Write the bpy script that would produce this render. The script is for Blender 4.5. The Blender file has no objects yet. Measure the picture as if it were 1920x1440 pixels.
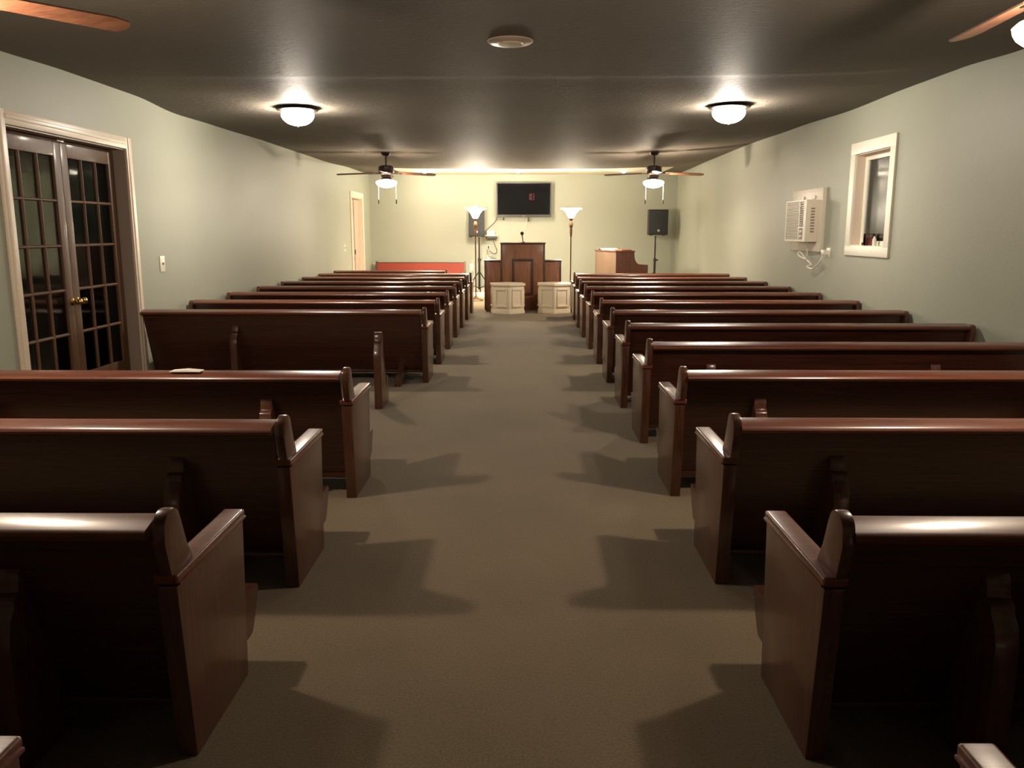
import bpy, bmesh, math, random
from mathutils import Vector, Matrix
random.seed(7)
R = math.radians
PI = math.pi
sc = bpy.context.scene
col = sc.collection

# ------------------------------------------------------------------ camera, world, exposure
cam_d = bpy.data.cameras.new('camera')
cam_d.sensor_width = 36.0
cam_d.lens = 1553.0 / 1920.0 * 36.0
cam_d.clip_start = 0.02
cam_d.clip_end = 200
cam = bpy.data.objects.new('camera', cam_d)
col.objects.link(cam)
cam.location = (0, 0, 1.5)
cam.rotation_euler = (R(90 - 10.43), 0, R(0.74))
sc.camera = cam

world = bpy.data.worlds.new('world')
sc.world = world
world.use_nodes = True
world.node_tree.nodes['Background'].inputs[0].default_value = (0.0, 0.0, 0.0, 1)
world.node_tree.nodes['Background'].inputs[1].default_value = 0.0

sc.view_settings.view_transform = 'Standard'
sc.view_settings.look = 'None'
sc.view_settings.gamma = 1.0
sc.view_settings.use_curve_mapping = False
sc.view_settings.exposure = 0.22
sc.cycles.max_bounces = 10
sc.cycles.diffuse_bounces = 6
sc.cycles.glossy_bounces = 4
sc.cycles.transparent_max_bounces = 12
sc.cycles.sample_clamp_indirect = 4.0
sc.cycles.blur_glossy = 0.5
sc.cycles.use_denoising = True

# radiance of the lamps' glass
LAMP_FLUSH = 900.0      # small bulbs inside the bowls
LAMP_FAN_NEAR = 850.0
LAMP_FAN_FAR = 1600.0
LAMP_FAN_FAR_LEFT = 760.0
LAMP_TORCH = 330.0
LAMP_PUCK = 1100.0
C_FLUSH = (1.0, 0.89, 0.74)
C_FAN = (1.0, 0.82, 0.63)
C_TORCH = (1.0, 0.87, 0.66)

# ------------------------------------------------------------------ materials
def new_mat(name):
    m = bpy.data.materials.new(name)
    m.use_nodes = True
    nt = m.node_tree
    return m, nt, nt.nodes['Principled BSDF']

def plain(name, c, rough=0.5, metal=0.0, coat=0.0, bump=0.0, bscale=200.0, var=0.0):
    m, nt, b = new_mat(name)
    b.inputs['Base Color'].default_value = (*c, 1)
    b.inputs['Roughness'].default_value = rough
    b.inputs['Metallic'].default_value = metal
    b.inputs['Coat Weight'].default_value = coat
    b.inputs['Coat Roughness'].default_value = 0.15
    if bump or var:
        tc = nt.nodes.new('ShaderNodeTexCoord')
        n = nt.nodes.new('ShaderNodeTexNoise')
        n.inputs['Scale'].default_value = bscale
        n.inputs['Detail'].default_value = 4
        nt.links.new(tc.outputs['Object'], n.inputs['Vector'])
        if bump:
            bp = nt.nodes.new('ShaderNodeBump')
            bp.inputs['Strength'].default_value = bump
            bp.inputs['Distance'].default_value = 0.004
            nt.links.new(n.outputs['Fac'], bp.inputs['Height'])
            nt.links.new(bp.outputs['Normal'], b.inputs['Normal'])
        if var:
            mx = nt.nodes.new('ShaderNodeMix'); mx.data_type = 'RGBA'
            mx.inputs[6].default_value = (*[x * (1 - var) for x in c], 1)
            mx.inputs[7].default_value = (*[min(1, x * (1 + var)) for x in c], 1)
            nt.links.new(n.outputs['Fac'], mx.inputs[0])
            nt.links.new(mx.outputs[2], b.inputs['Base Color'])
    return m

def emit(name, c, s):
    m, nt, b = new_mat(name)
    b.inputs['Base Color'].default_value = (0.8, 0.78, 0.72, 1)
    b.inputs['Emission Color'].default_value = (*c, 1)
    b.inputs['Emission Strength'].default_value = s
    return m

def wood(name, c1, c2, grain=(0.6, 14, 14), rough=0.24, coat=0.6, rnd=0.25, bump=0.03, spec=0.5):
    m, nt, b = new_mat(name)
    tc = nt.nodes.new('ShaderNodeTexCoord')
    mp = nt.nodes.new('ShaderNodeMapping')
    mp.inputs['Scale'].default_value = grain
    oi = nt.nodes.new('ShaderNodeObjectInfo')
    sc_ = nt.nodes.new('ShaderNodeVectorMath'); sc_.operation = 'SCALE'
    sc_.inputs[3].default_value = 37.0
    cb = nt.nodes.new('ShaderNodeCombineXYZ')
    nt.links.new(oi.outputs['Random'], cb.inputs[0]); nt.links.new(oi.outputs['Random'], cb.inputs[2])
    nt.links.new(cb.outputs[0], sc_.inputs[0])
    nt.links.new(tc.outputs['Object'], mp.inputs['Vector'])
    nt.links.new(sc_.outputs[0], mp.inputs['Location'])
    n = nt.nodes.new('ShaderNodeTexNoise')
    n.inputs['Scale'].default_value = 2.2
    n.inputs['Detail'].default_value = 7
    n.inputs['Roughness'].default_value = 0.62
    n.inputs['Distortion'].default_value = 0.7
    nt.links.new(mp.outputs['Vector'], n.inputs['Vector'])
    n2 = nt.nodes.new('ShaderNodeTexNoise')
    n2.inputs['Scale'].default_value = 9
    n2.inputs['Detail'].default_value = 5
    nt.links.new(mp.outputs['Vector'], n2.inputs['Vector'])
    ad = nt.nodes.new('ShaderNodeMath'); ad.operation = 'MULTIPLY_ADD'
    ad.inputs[1].default_value = 0.55
    nt.links.new(n2.outputs['Fac'], ad.inputs[0]); 
    ml = nt.nodes.new('ShaderNodeMath'); ml.operation = 'MULTIPLY'; ml.inputs[1].default_value = 0.55
    nt.links.new(n.outputs['Fac'], ml.inputs[0]); nt.links.new(ml.outputs[0], ad.inputs[2])
    cr = nt.nodes.new('ShaderNodeValToRGB')
    cr.color_ramp.elements[0].position = 0.38; cr.color_ramp.elements[0].color = (*c1, 1)
    cr.color_ramp.elements[1].position = 0.72; cr.color_ramp.elements[1].color = (*c2, 1)
    nt.links.new(ad.outputs[0], cr.inputs['Fac'])
    nt.links.new(cr.outputs['Color'], b.inputs['Base Color'])
    mr = nt.nodes.new('ShaderNodeMapRange')
    mr.inputs[3].default_value = rough * 0.8; mr.inputs[4].default_value = rough * 1.35
    nt.links.new(n.outputs['Fac'], mr.inputs[0]); nt.links.new(mr.outputs[0], b.inputs['Roughness'])
    b.inputs['Coat Weight'].default_value = coat
    b.inputs['Coat Roughness'].default_value = 0.16
    b.inputs['Specular IOR Level'].default_value = spec
    if bump:
        bp = nt.nodes.new('ShaderNodeBump'); bp.inputs['Strength'].default_value = bump
        bp.inputs['Distance'].default_value = 0.002
        nt.links.new(ad.outputs[0], bp.inputs['Height']); nt.links.new(bp.outputs['Normal'], b.inputs['Normal'])
    return m

def wall_mat(name, c, rough=0.5, streak=(1, 1, 1), s1=9.0, strength=0.35, dist=0.006, spec=0.35, mott=0.06):
    m, nt, b = new_mat(name)
    tc = nt.nodes.new('ShaderNodeTexCoord')
    mp = nt.nodes.new('ShaderNodeMapping'); mp.inputs['Scale'].default_value = streak
    nt.links.new(tc.outputs['Object'], mp.inputs['Vector'])
    n = nt.nodes.new('ShaderNodeTexNoise'); n.inputs['Scale'].default_value = s1
    n.inputs['Detail'].default_value = 6; n.inputs['Roughness'].default_value = 0.6; n.inputs['Distortion'].default_value = 1.2
    nt.links.new(mp.outputs['Vector'], n.inputs['Vector'])
    big = nt.nodes.new('ShaderNodeTexNoise'); big.inputs['Scale'].default_value = 0.9
    big.inputs['Detail'].default_value = 3
    nt.links.new(tc.outputs['Object'], big.inputs['Vector'])
    mx = nt.nodes.new('ShaderNodeMix'); mx.data_type = 'RGBA'
    mx.inputs[6].default_value = (*[x * (1 - mott) for x in c], 1)
    mx.inputs[7].default_value = (*[x * (1 + mott) for x in c], 1)
    nt.links.new(big.outputs['Fac'], mx.inputs[0]); nt.links.new(mx.outputs[2], b.inputs['Base Color'])
    bp = nt.nodes.new('ShaderNodeBump'); bp.inputs['Strength'].default_value = strength; bp.inputs['Distance'].default_value = dist
    nt.links.new(n.outputs['Fac'], bp.inputs['Height']); nt.links.new(bp.outputs['Normal'], b.inputs['Normal'])
    b.inputs['Roughness'].default_value = rough
    b.inputs['Specular IOR Level'].default_value = spec
    return m

def glass_mat(name, tint=(0.9, 0.92, 0.9), rough=0.02, ior=1.75, body=0.0):
    m = bpy.data.materials.new(name); m.use_nodes = True
    nt = m.node_tree; nt.nodes.clear()
    out = nt.nodes.new('ShaderNodeOutputMaterial')
    tr = nt.nodes.new('ShaderNodeBsdfTransparent'); tr.inputs[0].default_value = (*tint, 1)
    gl = nt.nodes.new('ShaderNodeBsdfGlossy'); gl.inputs['Roughness'].default_value = rough
    fr = nt.nodes.new('ShaderNodeFresnel'); fr.inputs['IOR'].default_value = ior
    mx = nt.nodes.new('ShaderNodeMixShader')
    nt.links.new(fr.outputs[0], mx.inputs[0]); nt.links.new(tr.outputs[0], mx.inputs[1]); nt.links.new(gl.outputs[0], mx.inputs[2])
    nt.links.new(mx.outputs[0], out.inputs[0])
    return m

def carpet_mat():
    m, nt, b = new_mat('carpet')
    tc = nt.nodes.new('ShaderNodeTexCoord')
    n = nt.nodes.new('ShaderNodeTexNoise'); n.inputs['Scale'].default_value = 120; n.inputs['Detail'].default_value = 6; n.inputs['Roughness'].default_value = 0.75
    n3 = nt.nodes.new('ShaderNodeTexNoise'); n3.inputs['Scale'].default_value = 1.3; n3.inputs['Detail'].default_value = 4
    for q in (n, n3): nt.links.new(tc.outputs['Object'], q.inputs['Vector'])
    cr = nt.nodes.new('ShaderNodeValToRGB')
    cr.color_ramp.elements[0].position = 0.3; cr.color_ramp.elements[0].color = (0.102, 0.074, 0.040, 1)
    cr.color_ramp.elements[1].position = 0.72; cr.color_ramp.elements[1].color = (0.262, 0.193, 0.112, 1)
    nt.links.new(n.outputs['Fac'], cr.inputs['Fac'])
    hs = nt.nodes.new('ShaderNodeHueSaturation')
    mr = nt.nodes.new('ShaderNodeMapRange'); mr.inputs[1].default_value = 0.3; mr.inputs[2].default_value = 0.7
    mr.inputs[3].default_value = 0.88; mr.inputs[4].default_value = 1.12
    nt.links.new(n3.outputs['Fac'], mr.inputs[0]); nt.links.new(mr.outputs[0], hs.inputs['Value'])
    nt.links.new(cr.outputs['Color'], hs.inputs['Color']); nt.links.new(hs.outputs['Color'], b.inputs['Base Color'])
    b.inputs['Roughness'].default_value = 0.95
    b.inputs['Specular IOR Level'].default_value = 0.1
    b.inputs['Sheen Weight'].default_value = 0.25
    bp = nt.nodes.new('ShaderNodeBump'); bp.inputs['Strength'].default_value = 0.7; bp.inputs['Distance'].default_value = 0.006
    nt.links.new(n.outputs['Fac'], bp.inputs['Height']); nt.links.new(bp.outputs['Normal'], b.inputs['Normal'])
    return m

M = {}
M['wall'] = wall_mat('sage_wall', (0.375, 0.385, 0.31), rough=0.5, s1=26, strength=0.3, dist=0.004)
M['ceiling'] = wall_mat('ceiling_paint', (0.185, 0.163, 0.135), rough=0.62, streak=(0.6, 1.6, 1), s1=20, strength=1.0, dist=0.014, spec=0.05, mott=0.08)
M['carpet'] = carpet_mat()
M['mahog_h'] = wood('mahogany_lengthwise', (0.034, 0.010, 0.0065), (0.088, 0.026, 0.016), (0.5, 12, 12), rough=0.30)
M['mahog_v'] = wood('mahogany_upright', (0.056, 0.019, 0.0105), (0.135, 0.049, 0.028), (9, 9, 0.6), rough=0.30)
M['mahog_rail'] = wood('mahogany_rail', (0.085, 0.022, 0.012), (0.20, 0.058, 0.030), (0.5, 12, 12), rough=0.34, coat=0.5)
M['lectern'] = wood('walnut_panel', (0.15, 0.058, 0.026), (0.33, 0.14, 0.07), (9, 9, 0.5), rough=0.42, coat=0.15)
M['lectern_dark'] = wood('walnut_dark_trim', (0.035, 0.013, 0.007), (0.085, 0.034, 0.018), (6, 6, 6), rough=0.35, coat=0.3)
M['door'] = wood('stained_door_wood', (0.070, 0.032, 0.015), (0.17, 0.082, 0.040), (9, 9, 0.6), rough=0.5, coat=0.08)
M['piano'] = wood('piano_brown', (0.11, 0.036, 0.022), (0.19, 0.065, 0.042), (8, 8, 0.6), rough=0.4, coat=0.25)
M['piano_back'] = wood('piano_back_tan', (0.13, 0.075, 0.045), (0.19, 0.115, 0.07), (8, 8, 0.6), rough=0.5, coat=0.1)
M['blade'] = wood('fan_blade_wood', (0.12, 0.045, 0.024), (0.27, 0.115, 0.062), (1.0, 14, 14), rough=0.4, coat=0.2)
M['trim'] = plain('trim_paint', (0.82, 0.70, 0.57), 0.35, bump=0.1, bscale=60)
M['jamb'] = plain('jamb_paint_mauve', (0.36, 0.29, 0.25), 0.45, bump=0.1, bscale=60)
M['white'] = plain('white_plastic', (0.82, 0.78, 0.66), 0.35)
M['cream'] = plain('cream_paint', (0.90, 0.80, 0.62), 0.45, bump=0.1, bscale=60)
M['ivory'] = plain('ivory_plastic', (0.74, 0.66, 0.54), 0.4)
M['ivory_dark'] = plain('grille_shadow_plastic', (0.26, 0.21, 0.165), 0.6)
M['black'] = plain('black_plastic', (0.018, 0.018, 0.019), 0.42)
M['blackmetal'] = plain('black_metal', (0.02, 0.019, 0.018), 0.35, metal=0.3)
M['cloth'] = plain('speaker_grille_cloth', (0.028, 0.029, 0.031), 0.8, bump=0.5, bscale=500)
M['screen'] = plain('tv_screen', (0.006, 0.006, 0.007), 0.07)
M['bezel'] = plain('tv_bezel', (0.03, 0.028, 0.026), 0.45)
M['bronze'] = plain('dark_bronze', (0.045, 0.032, 0.026), 0.35, metal=0.7)
M['brass'] = plain('polished_brass', (0.85, 0.62, 0.28), 0.15, metal=1.0)
M['steel'] = plain('brushed_steel', (0.6, 0.58, 0.55), 0.25, metal=1.0)
M['torchpole'] = plain('torchiere_metal', (0.11, 0.055, 0.03), 0.35, metal=0.6)
M['red'] = plain('red_upholstery', (0.27, 0.040, 0.022), 0.75, bump=0.4, bscale=300, var=0.1)
M['redjar'] = plain('red_wax', (0.55, 0.02, 0.03), 0.3, coat=0.5)
M['redled'] = emit('red_digits', (1.0, 0.02, 0.10), 0.30)
M['redled'].node_tree.nodes['Principled BSDF'].inputs['Base Color'].default_value = (0.02, 0, 0, 1)
M['paper'] = plain('paper', (0.82, 0.78, 0.70), 0.8)
M['redbook'] = plain('red_book_cover', (0.45, 0.10, 0.07), 0.5)
M['curtain'] = plain('brown_curtain', (0.36, 0.28, 0.21), 0.85, bump=0.3, bscale=120, var=0.15)
M['glass'] = glass_mat('window_glass', rough=0.16, ior=1.6)
M['doorglass'] = glass_mat('door_glass', (0.85, 0.88, 0.86), rough=0.05, ior=1.15)
M['jarglass'] = glass_mat('jar_glass', (0.95, 0.9, 0.88))
def lamp_glass(name, c, s, through=0.72):
    m = bpy.data.materials.new(name); m.use_nodes = True
    nt = m.node_tree; nt.nodes.clear()
    out = nt.nodes.new('ShaderNodeOutputMaterial')
    tr = nt.nodes.new('ShaderNodeBsdfTransparent'); tr.inputs[0].default_value = (1, 1, 1, 1)
    em = nt.nodes.new('ShaderNodeEmission'); em.inputs[0].default_value = (*c, 1); em.inputs[1].default_value = s
    mx = nt.nodes.new('ShaderNodeMixShader'); mx.inputs[0].default_value = 1 - through
    nt.links.new(tr.outputs[0], mx.inputs[1]); nt.links.new(em.outputs[0], mx.inputs[2]); nt.links.new(mx.outputs[0], out.inputs[0])
    return m
M['bowl_flush'] = lamp_glass('flush_bowl_glass', C_FLUSH, 80)
M['bowl_fan'] = lamp_glass('fan_bowl_glass', C_FAN, 40)
M['flush'] = emit('flush_bulb', C_FLUSH, LAMP_FLUSH)
M['fan_near'] = emit('near_fan_bulb', C_FAN, LAMP_FAN_NEAR)
M['fan_far'] = emit('far_fan_bulb', C_FAN, LAMP_FAN_FAR)
M['fan_far_left'] = emit('far_left_fan_bulb', C_FAN, LAMP_FAN_FAR_LEFT)
def bulb(parent, z, r, mat, h=.030):
    # flat twin-bulb cluster lying inside the bowl
    MB().lathe([(0, -h)] + [(r * math.cos(R(q)), h * math.sin(R(q))) for q in (-60, -30, 0, 30, 60)] + [(0, h)], 12, c=(0, 0, z)).build('bulb', mat, parent)
M['torch'] = emit('torchiere_glass', C_TORCH, LAMP_TORCH)
M['torch2'] = emit('torchiere_glass_soft', C_TORCH, LAMP_TORCH * 0.45)
M['puck'] = emit('puck_lamp', C_TORCH, LAMP_PUCK)
M['puck_dim'] = emit('puck_lamp_dim', C_TORCH, LAMP_PUCK * 0.15)
M['torch_bulb'] = emit('bare_bulb', C_TORCH, LAMP_TORCH * 1.15)
M['detector'] = plain('cover_plate_plastic', (0.62, 0.50, 0.42), 0.35)
M['darkroom'] = plain('side_room_paint', (0.42, 0.43, 0.38), 0.8)

# ------------------------------------------------------------------ mesh builder
class MB:
    def __init__(s): s.bm = bmesh.new()
    def _add(s, vs, fs):
        v = [s.bm.verts.new(p) for p in vs]
        for f in fs:
            try: s.bm.faces.new([v[i] for i in f])
            except ValueError: pass
        return v
    def box(s, x0, x1, y0, y1, z0, z1, M_=None):
        vs = [Vector((x, y, z)) for z in (z0, z1) for y in (y0, y1) for x in (x0, x1)]
        if M_ is not None: vs = [M_ @ v for v in vs]
        s._add(vs, [(0, 2, 3, 1), (4, 5, 7, 6), (0, 1, 5, 4), (2, 6, 7, 3), (0, 4, 6, 2), (1, 3, 7, 5)])
        return s
    def prism(s, poly, a0, a1, axis='x', M_=None):
        """poly: 2D points in the plane normal to axis ((y,z), (x,z) or (x,y))."""
        def P(u, v, a):
            p = {'x': (a, u, v), 'y': (u, a, v), 'z': (u, v, a)}[axis]
            p = Vector(p)
            return M_ @ p if M_ is not None else p
        n = len(poly)
        vs = [P(u, v, a0) for u, v in poly] + [P(u, v, a1) for u, v in poly]
        fs = [tuple(range(n)), tuple(range(2 * n - 1, n - 1, -1))]
        for i in range(n):
            j = (i + 1) % n
            fs.append((i, j, n + j, n + i))
        s._add(vs, fs)
        return s
    def lathe(s, prof, n=24, c=(0, 0, 0), M_=None, cap=True):
        rings = []
        for r, z in prof:
            ring = []
            for k in range(n):
                a = 2 * PI * k / n
                p = Vector((c[0] + max(r, 1e-4) * math.cos(a), c[1] + max(r, 1e-4) * math.sin(a), c[2] + z))
                if M_ is not None: p = M_ @ p
                ring.append(s.bm.verts.new(p))
            rings.append(ring)
        for a, b in zip(rings, rings[1:]):
            for k in range(n):
                j = (k + 1) % n
                s.bm.faces.new((a[k], a[j], b[j], b[k]))
        if cap:
            s.bm.faces.new(list(reversed(rings[0]))); s.bm.faces.new(rings[-1])
        return s
    def tube(s, pts, r, n=8):
        pts = [Vector(p) for p in pts]
        rings = []
        up = Vector((0, 0, 1))
        for i, p in enumerate(pts):
            d = (pts[min(i + 1, len(pts) - 1)] - pts[max(i - 1, 0)]).normalized()
            u = d.cross(up)
            if u.length < 1e-3: u = d.cross(Vector((1, 0, 0)))
            u.normalize(); w = d.cross(u).normalized()
            rr = r[i] if isinstance(r, (list, tuple)) else r
            rings.append([s.bm.verts.new(p + rr * (math.cos(2 * PI * k / n) * u + math.sin(2 * PI * k / n) * w)) for k in range(n)])
        for a, b in zip(rings, rings[1:]):
            for k in range(n):
                j = (k + 1) % n
                s.bm.faces.new((a[k], a[j], b[j], b[k]))
        s.bm.faces.new(list(reversed(rings[0]))); s.bm.faces.new(rings[-1])
        return s
    def build(s, name, mat, parent=None, bevel=0.0, seg=2, loc=(0, 0, 0), rot=0.0, smooth=True, ang=38):
        bm = s.bm
        bmesh.ops.recalc_face_normals(bm, faces=bm.faces)
        if bevel:
            es = [e for e in bm.edges if len(e.link_faces) == 2 and e.calc_face_angle(0) > R(35)]
            bmesh.ops.bevel(bm, geom=es, offset=bevel, segments=seg, profile=0.6, affect='EDGES', clamp_overlap=True)
        me = bpy.data.meshes.new(name)
        bm.to_mesh(me); bm.free()
        me.materials.append(mat)
        if smooth:
            me.polygons.foreach_set('use_smooth', [True] * len(me.polygons))
            me.set_sharp_from_angle(angle=R(ang))
        o = bpy.data.objects.new(name, me)
        col.objects.link(o)
        o.location = loc; o.rotation_euler = (0, 0, rot)
        if parent is not None: o.parent = parent
        return o

def arc(cx, cy, r, a0, a1, n, ry=None):
    ry = r if ry is None else ry
    return [(cx + r * math.cos(R(a0 + (a1 - a0) * i / n)), cy + ry * math.sin(R(a0 + (a1 - a0) * i / n))) for i in range(n + 1)]

def smooth_path(pts, k=6):
    P = [Vector(p) for p in pts]; out = []
    for i in range(len(P) - 1):
        p0, p1, p2, p3 = P[max(i - 1, 0)], P[i], P[i + 1], P[min(i + 2, len(P) - 1)]
        for j in range(k):
            t = j / k
            out.append(0.5 * ((2 * p1) + (p2 - p0) * t + (2 * p0 - 5 * p1 + 4 * p2 - p3) * t * t + (-p0 + 3 * p1 - 3 * p2 + p3) * t ** 3))
    out.append(P[-1])
    return out

def tag(o, label=None, cat=None, group=None, kind=None):
    if label: o['label'] = label
    if cat: o['category'] = cat
    if group: o['group'] = group
    if kind: o['kind'] = kind
    return o

def empty(name, loc=(0, 0, 0), rz=0.0):
    o = bpy.data.objects.new(name, None)
    o.empty_display_size = 0.1
    col.objects.link(o); o.location = loc; o.rotation_euler = (0, 0, rz)
    return o

def copy_tree(o, parent=None):
    c = o.copy(); col.objects.link(c)
    if parent is not None: c.parent = parent
    for ch in [x for x in list(bpy.data.objects) if x.parent == o]:
        copy_tree(ch, c)
    return c

def structure(o, label, cat='structure'):
    o['kind'] = 'structure'; o['label'] = label; o['category'] = cat
    return o

# ------------------------------------------------------------------ room shell
XW, YB, YR = 3.8, 20.95, -2.6

def lerp_tab(tab, y):
    if y <= tab[0][0]: return tab[0][1]
    for (a, b), (c, d) in zip(tab, tab[1:]):
        if y <= c:
            t = (y - a) / (c - a); t = t * t * (3 - 2 * t)
            return b + (d - b) * t
    return tab[-1][1]
ZL = [(-2.6, 2.80), (6.2, 2.79), (7.2, 2.81), (8.4, 2.81), (9.4, 2.765), (10.5, 2.78), (12.7, 2.807), (16, 2.82), (18.9, 2.875), (21, 2.885)]
ZR = [(-2.6, 2.86), (6.7, 2.865), (7.6, 2.897), (8.7, 2.899), (10, 2.883), (11.9, 2.919), (14.6, 2.945), (17.5, 2.93), (19.7, 2.90), (21, 2.89)]
ZC = [(-2.6, 2.80), (6.0, 2.79), (7.35, 2.79), (7.6, 2.815), (8.3, 2.80), (9.4, 2.79), (10.5, 2.81), (12.5, 2.815), (14.6, 2.82), (16.2, 2.79), (17.3, 2.745), (17.8, 2.82), (18.5, 2.875), (21, 2.885)]
def zceil(x, y):
    t = max(-1, min(1, x / XW))
    l, r, c = lerp_tab(ZL, y), lerp_tab(ZR, y), lerp_tab(ZC, y)
    e = l if t < 0 else r
    s = abs(t); s = s ** 4 if s < 1 else 1
    side = c + (e - c) * s
    return side

bm = MB()
nx, ny = 40, 240
vs, fs = [], []
for j in range(ny + 1):
    y = YR + (YB + 0.1 - YR) * j / ny
    for i in range(nx + 1):
        x = -XW - 0.02 + (2 * XW + 0.04) * i / nx
        vs.append((x, y, zceil(x, y)))
for j in range(ny):
    for i in range(nx):
        a = j * (nx + 1) + i
        fs.append((a, a + nx + 1, a + nx + 2, a + 1))
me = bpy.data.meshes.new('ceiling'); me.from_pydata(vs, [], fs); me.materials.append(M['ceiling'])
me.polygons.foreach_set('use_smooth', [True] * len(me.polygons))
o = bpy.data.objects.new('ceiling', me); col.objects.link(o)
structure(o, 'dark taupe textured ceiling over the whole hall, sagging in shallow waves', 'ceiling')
# lamp glow on the last bay of ceiling, put into a pale colour
M['ceiling_glow'] = wall_mat('ceiling_glow_colour', (0.80, 0.74, 0.60), rough=0.7, s1=20, strength=0.3, dist=0.006, spec=0.1)
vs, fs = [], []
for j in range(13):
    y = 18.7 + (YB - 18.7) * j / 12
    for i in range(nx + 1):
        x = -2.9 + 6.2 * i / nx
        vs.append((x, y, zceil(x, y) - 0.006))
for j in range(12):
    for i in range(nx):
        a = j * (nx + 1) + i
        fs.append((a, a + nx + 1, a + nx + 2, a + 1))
me = bpy.data.meshes.new('ceiling_glow_strip'); me.from_pydata(vs, [], fs); me.materials.append(M['ceiling_glow'])
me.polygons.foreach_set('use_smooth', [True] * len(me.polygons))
o = bpy.data.objects.new('ceiling_glow_strip', me); col.objects.link(o)
structure(o, 'ceiling strip before the end wall, lamp glow painted into its pale colour', 'ceiling')

o = MB().box(-XW - 4.2, XW + 0.2, YR - 0.2, YB + 0.2, -0.08, 0.0).build('floor', M['carpet'], smooth=False)
structure(o, 'brown-green carpet running under the pews and along the aisle', 'floor')

def wall_x(name, x0, x1, holes, label):
    """wall slab between x0 and x1 with rectangular holes (ya, yb, za, zb)"""
    b = MB()
    ys = sorted({YR - 0.2, YB + 0.15, *[h[0] for h in holes], *[h[1] for h in holes]})
    for ya, yb in zip(ys, ys[1:]):
        hs = [h for h in holes if h[0] <= ya + 1e-6 and h[1] >= yb - 1e-6]
        if not hs: b.box(x0, x1, ya, yb, 0, 3.1)
        else:
            h = hs[0]
            if h[2] > 0.01: b.box(x0, x1, ya, yb, 0, h[2])
            b.box(x0, x1, ya, yb, h[3], 3.1)
    bmesh.ops.remove_doubles(b.bm, verts=b.bm.verts, dist=1e-5)
    o = b.build(name, M['wall'], smooth=False)
    structure(o, label, 'wall')
    return o
D1 = (6.24, 8.12, 0.0, 2.275)      # french doors
D2 = (18.69, 19.90, 0.0, 2.25)     # far door
W1 = (8.86, 9.78, 1.335, 2.36)     # window
wall_x('wall_left', -XW - 0.16, -XW, [D1, D2], 'sage green textured wall on the left with the french doors')
wall_x('wall_right', XW, XW + 0.16, [W1], 'sage green textured wall on the right with window and air conditioner')
o = MB().box(-XW - 0.1, XW + 0.1, YB, YB + 0.15, 0, 3.1).build('wall_front', M['wall'], smooth=False)
structure(o, 'pale green end wall behind the lectern and television', 'wall')
o = MB().box(-XW - 0.1, XW + 0.1, YR - 0.15, YR, 0, 3.1).build('wall_rear', M['wall'], smooth=False)
structure(o, 'sage green wall behind the viewer', 'wall')
o = MB().box(-XW, XW, YB - 0.015, YB, 0, 0.10).build('baseboard_front', M['trim'], bevel=0.004)
structure(o, 'cream baseboard along the end wall', 'trim')

# side rooms seen dimly through the doors
for nm, x0, x1, y0, y1, lab in (('wall_side_room', -7.6, -3.96, 4.6, 13.2, 'dim walls of the room behind the french doors'),
                                 ('wall_back_room', -5.6, -3.96, 18.2, 20.9, 'dim walls of the room behind the far door')):
    b = MB()
    b.box(x0 - 0.1, x0, y0, y1, 0, 2.6); b.box(x0, x1, y0 - 0.1, y0, 0, 2.6); b.box(x0, x1, y1, y1 + 0.1, 0, 2.6)
    b.box(x0, x1, y0, y1, 2.6, 2.7)
    structure(b.build(nm, M['darkroom'], smooth=False), lab, 'wall')

def casing(name, x, sgn, y0, y1, z0, z1, w, lab, sill=False, t=0.022, mat=None, parent=None):
    """flat moulded casing on the wall face; sgn = direction into the room"""
    root = parent
    mat = mat or M['trim']
    if root is None:
        root = empty(name); structure(root, lab, 'trim')
    def bar(nm, ya, yb, za, zb, vert):
        b = MB()
        a, c = (x, x + sgn * t)
        b.box(min(a, c), max(a, c), ya, yb, za, zb)
        # stepped moulding bead
        if vert:
            m = (ya + yb) / 2; b.box(min(x, x + sgn * (t + .008)), max(x, x + sgn * (t + .008)), m - w * .22, m + w * .10, za, zb)
        else:
            m = (za + zb) / 2; b.box(min(x, x + sgn * (t + .008)), max(x, x + sgn * (t + .008)), ya, yb, m - w * .10, m + w * .22)
        return b.build(nm, mat, root, bevel=0.004)
    bar('side_casing', y0 - w, y0, z0, z1 + w, True)
    bar('side_casing', y1, y1 + w, z0, z1 + w, True)
    bar('head_casing', y0, y1, z1, z1 + w, False)
    return root

# french doors -----------------------------------------------------------
casing('trim_1', -XW, 1, D1[0], D1[1], 0, D1[3], 0.105, 'cream moulded casing around the french doors')
jr = empty('trim_2'); structure(jr, 'mauve-grey jamb lining inside the french door opening', 'trim')
b = MB().box(-XW - 0.16, -XW - 0.001, D1[0] - .001, D1[0] + .012, 0, D1[3]); b.build('side_jamb', M['jamb'], jr)
b = MB().box(-XW - 0.16, -XW - 0.001, D1[1] - .012, D1[1] + .001, 0, D1[3]); b.build('side_jamb', M['jamb'], jr)
b = MB().box(-XW - 0.16, -XW - 0.001, D1[0] + .012, D1[1] - .012, D1[3] - .012, D1[3]); b.build('head_jamb', M['jamb'], jr)
d1 = empty('door_1', (-XW - 0.13, D1[0], 0)); structure(d1, 'pair of brown wooden french doors, each with fifteen glass panes', 'door')
ym = (D1[0] + D1[1]) / 2
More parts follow.
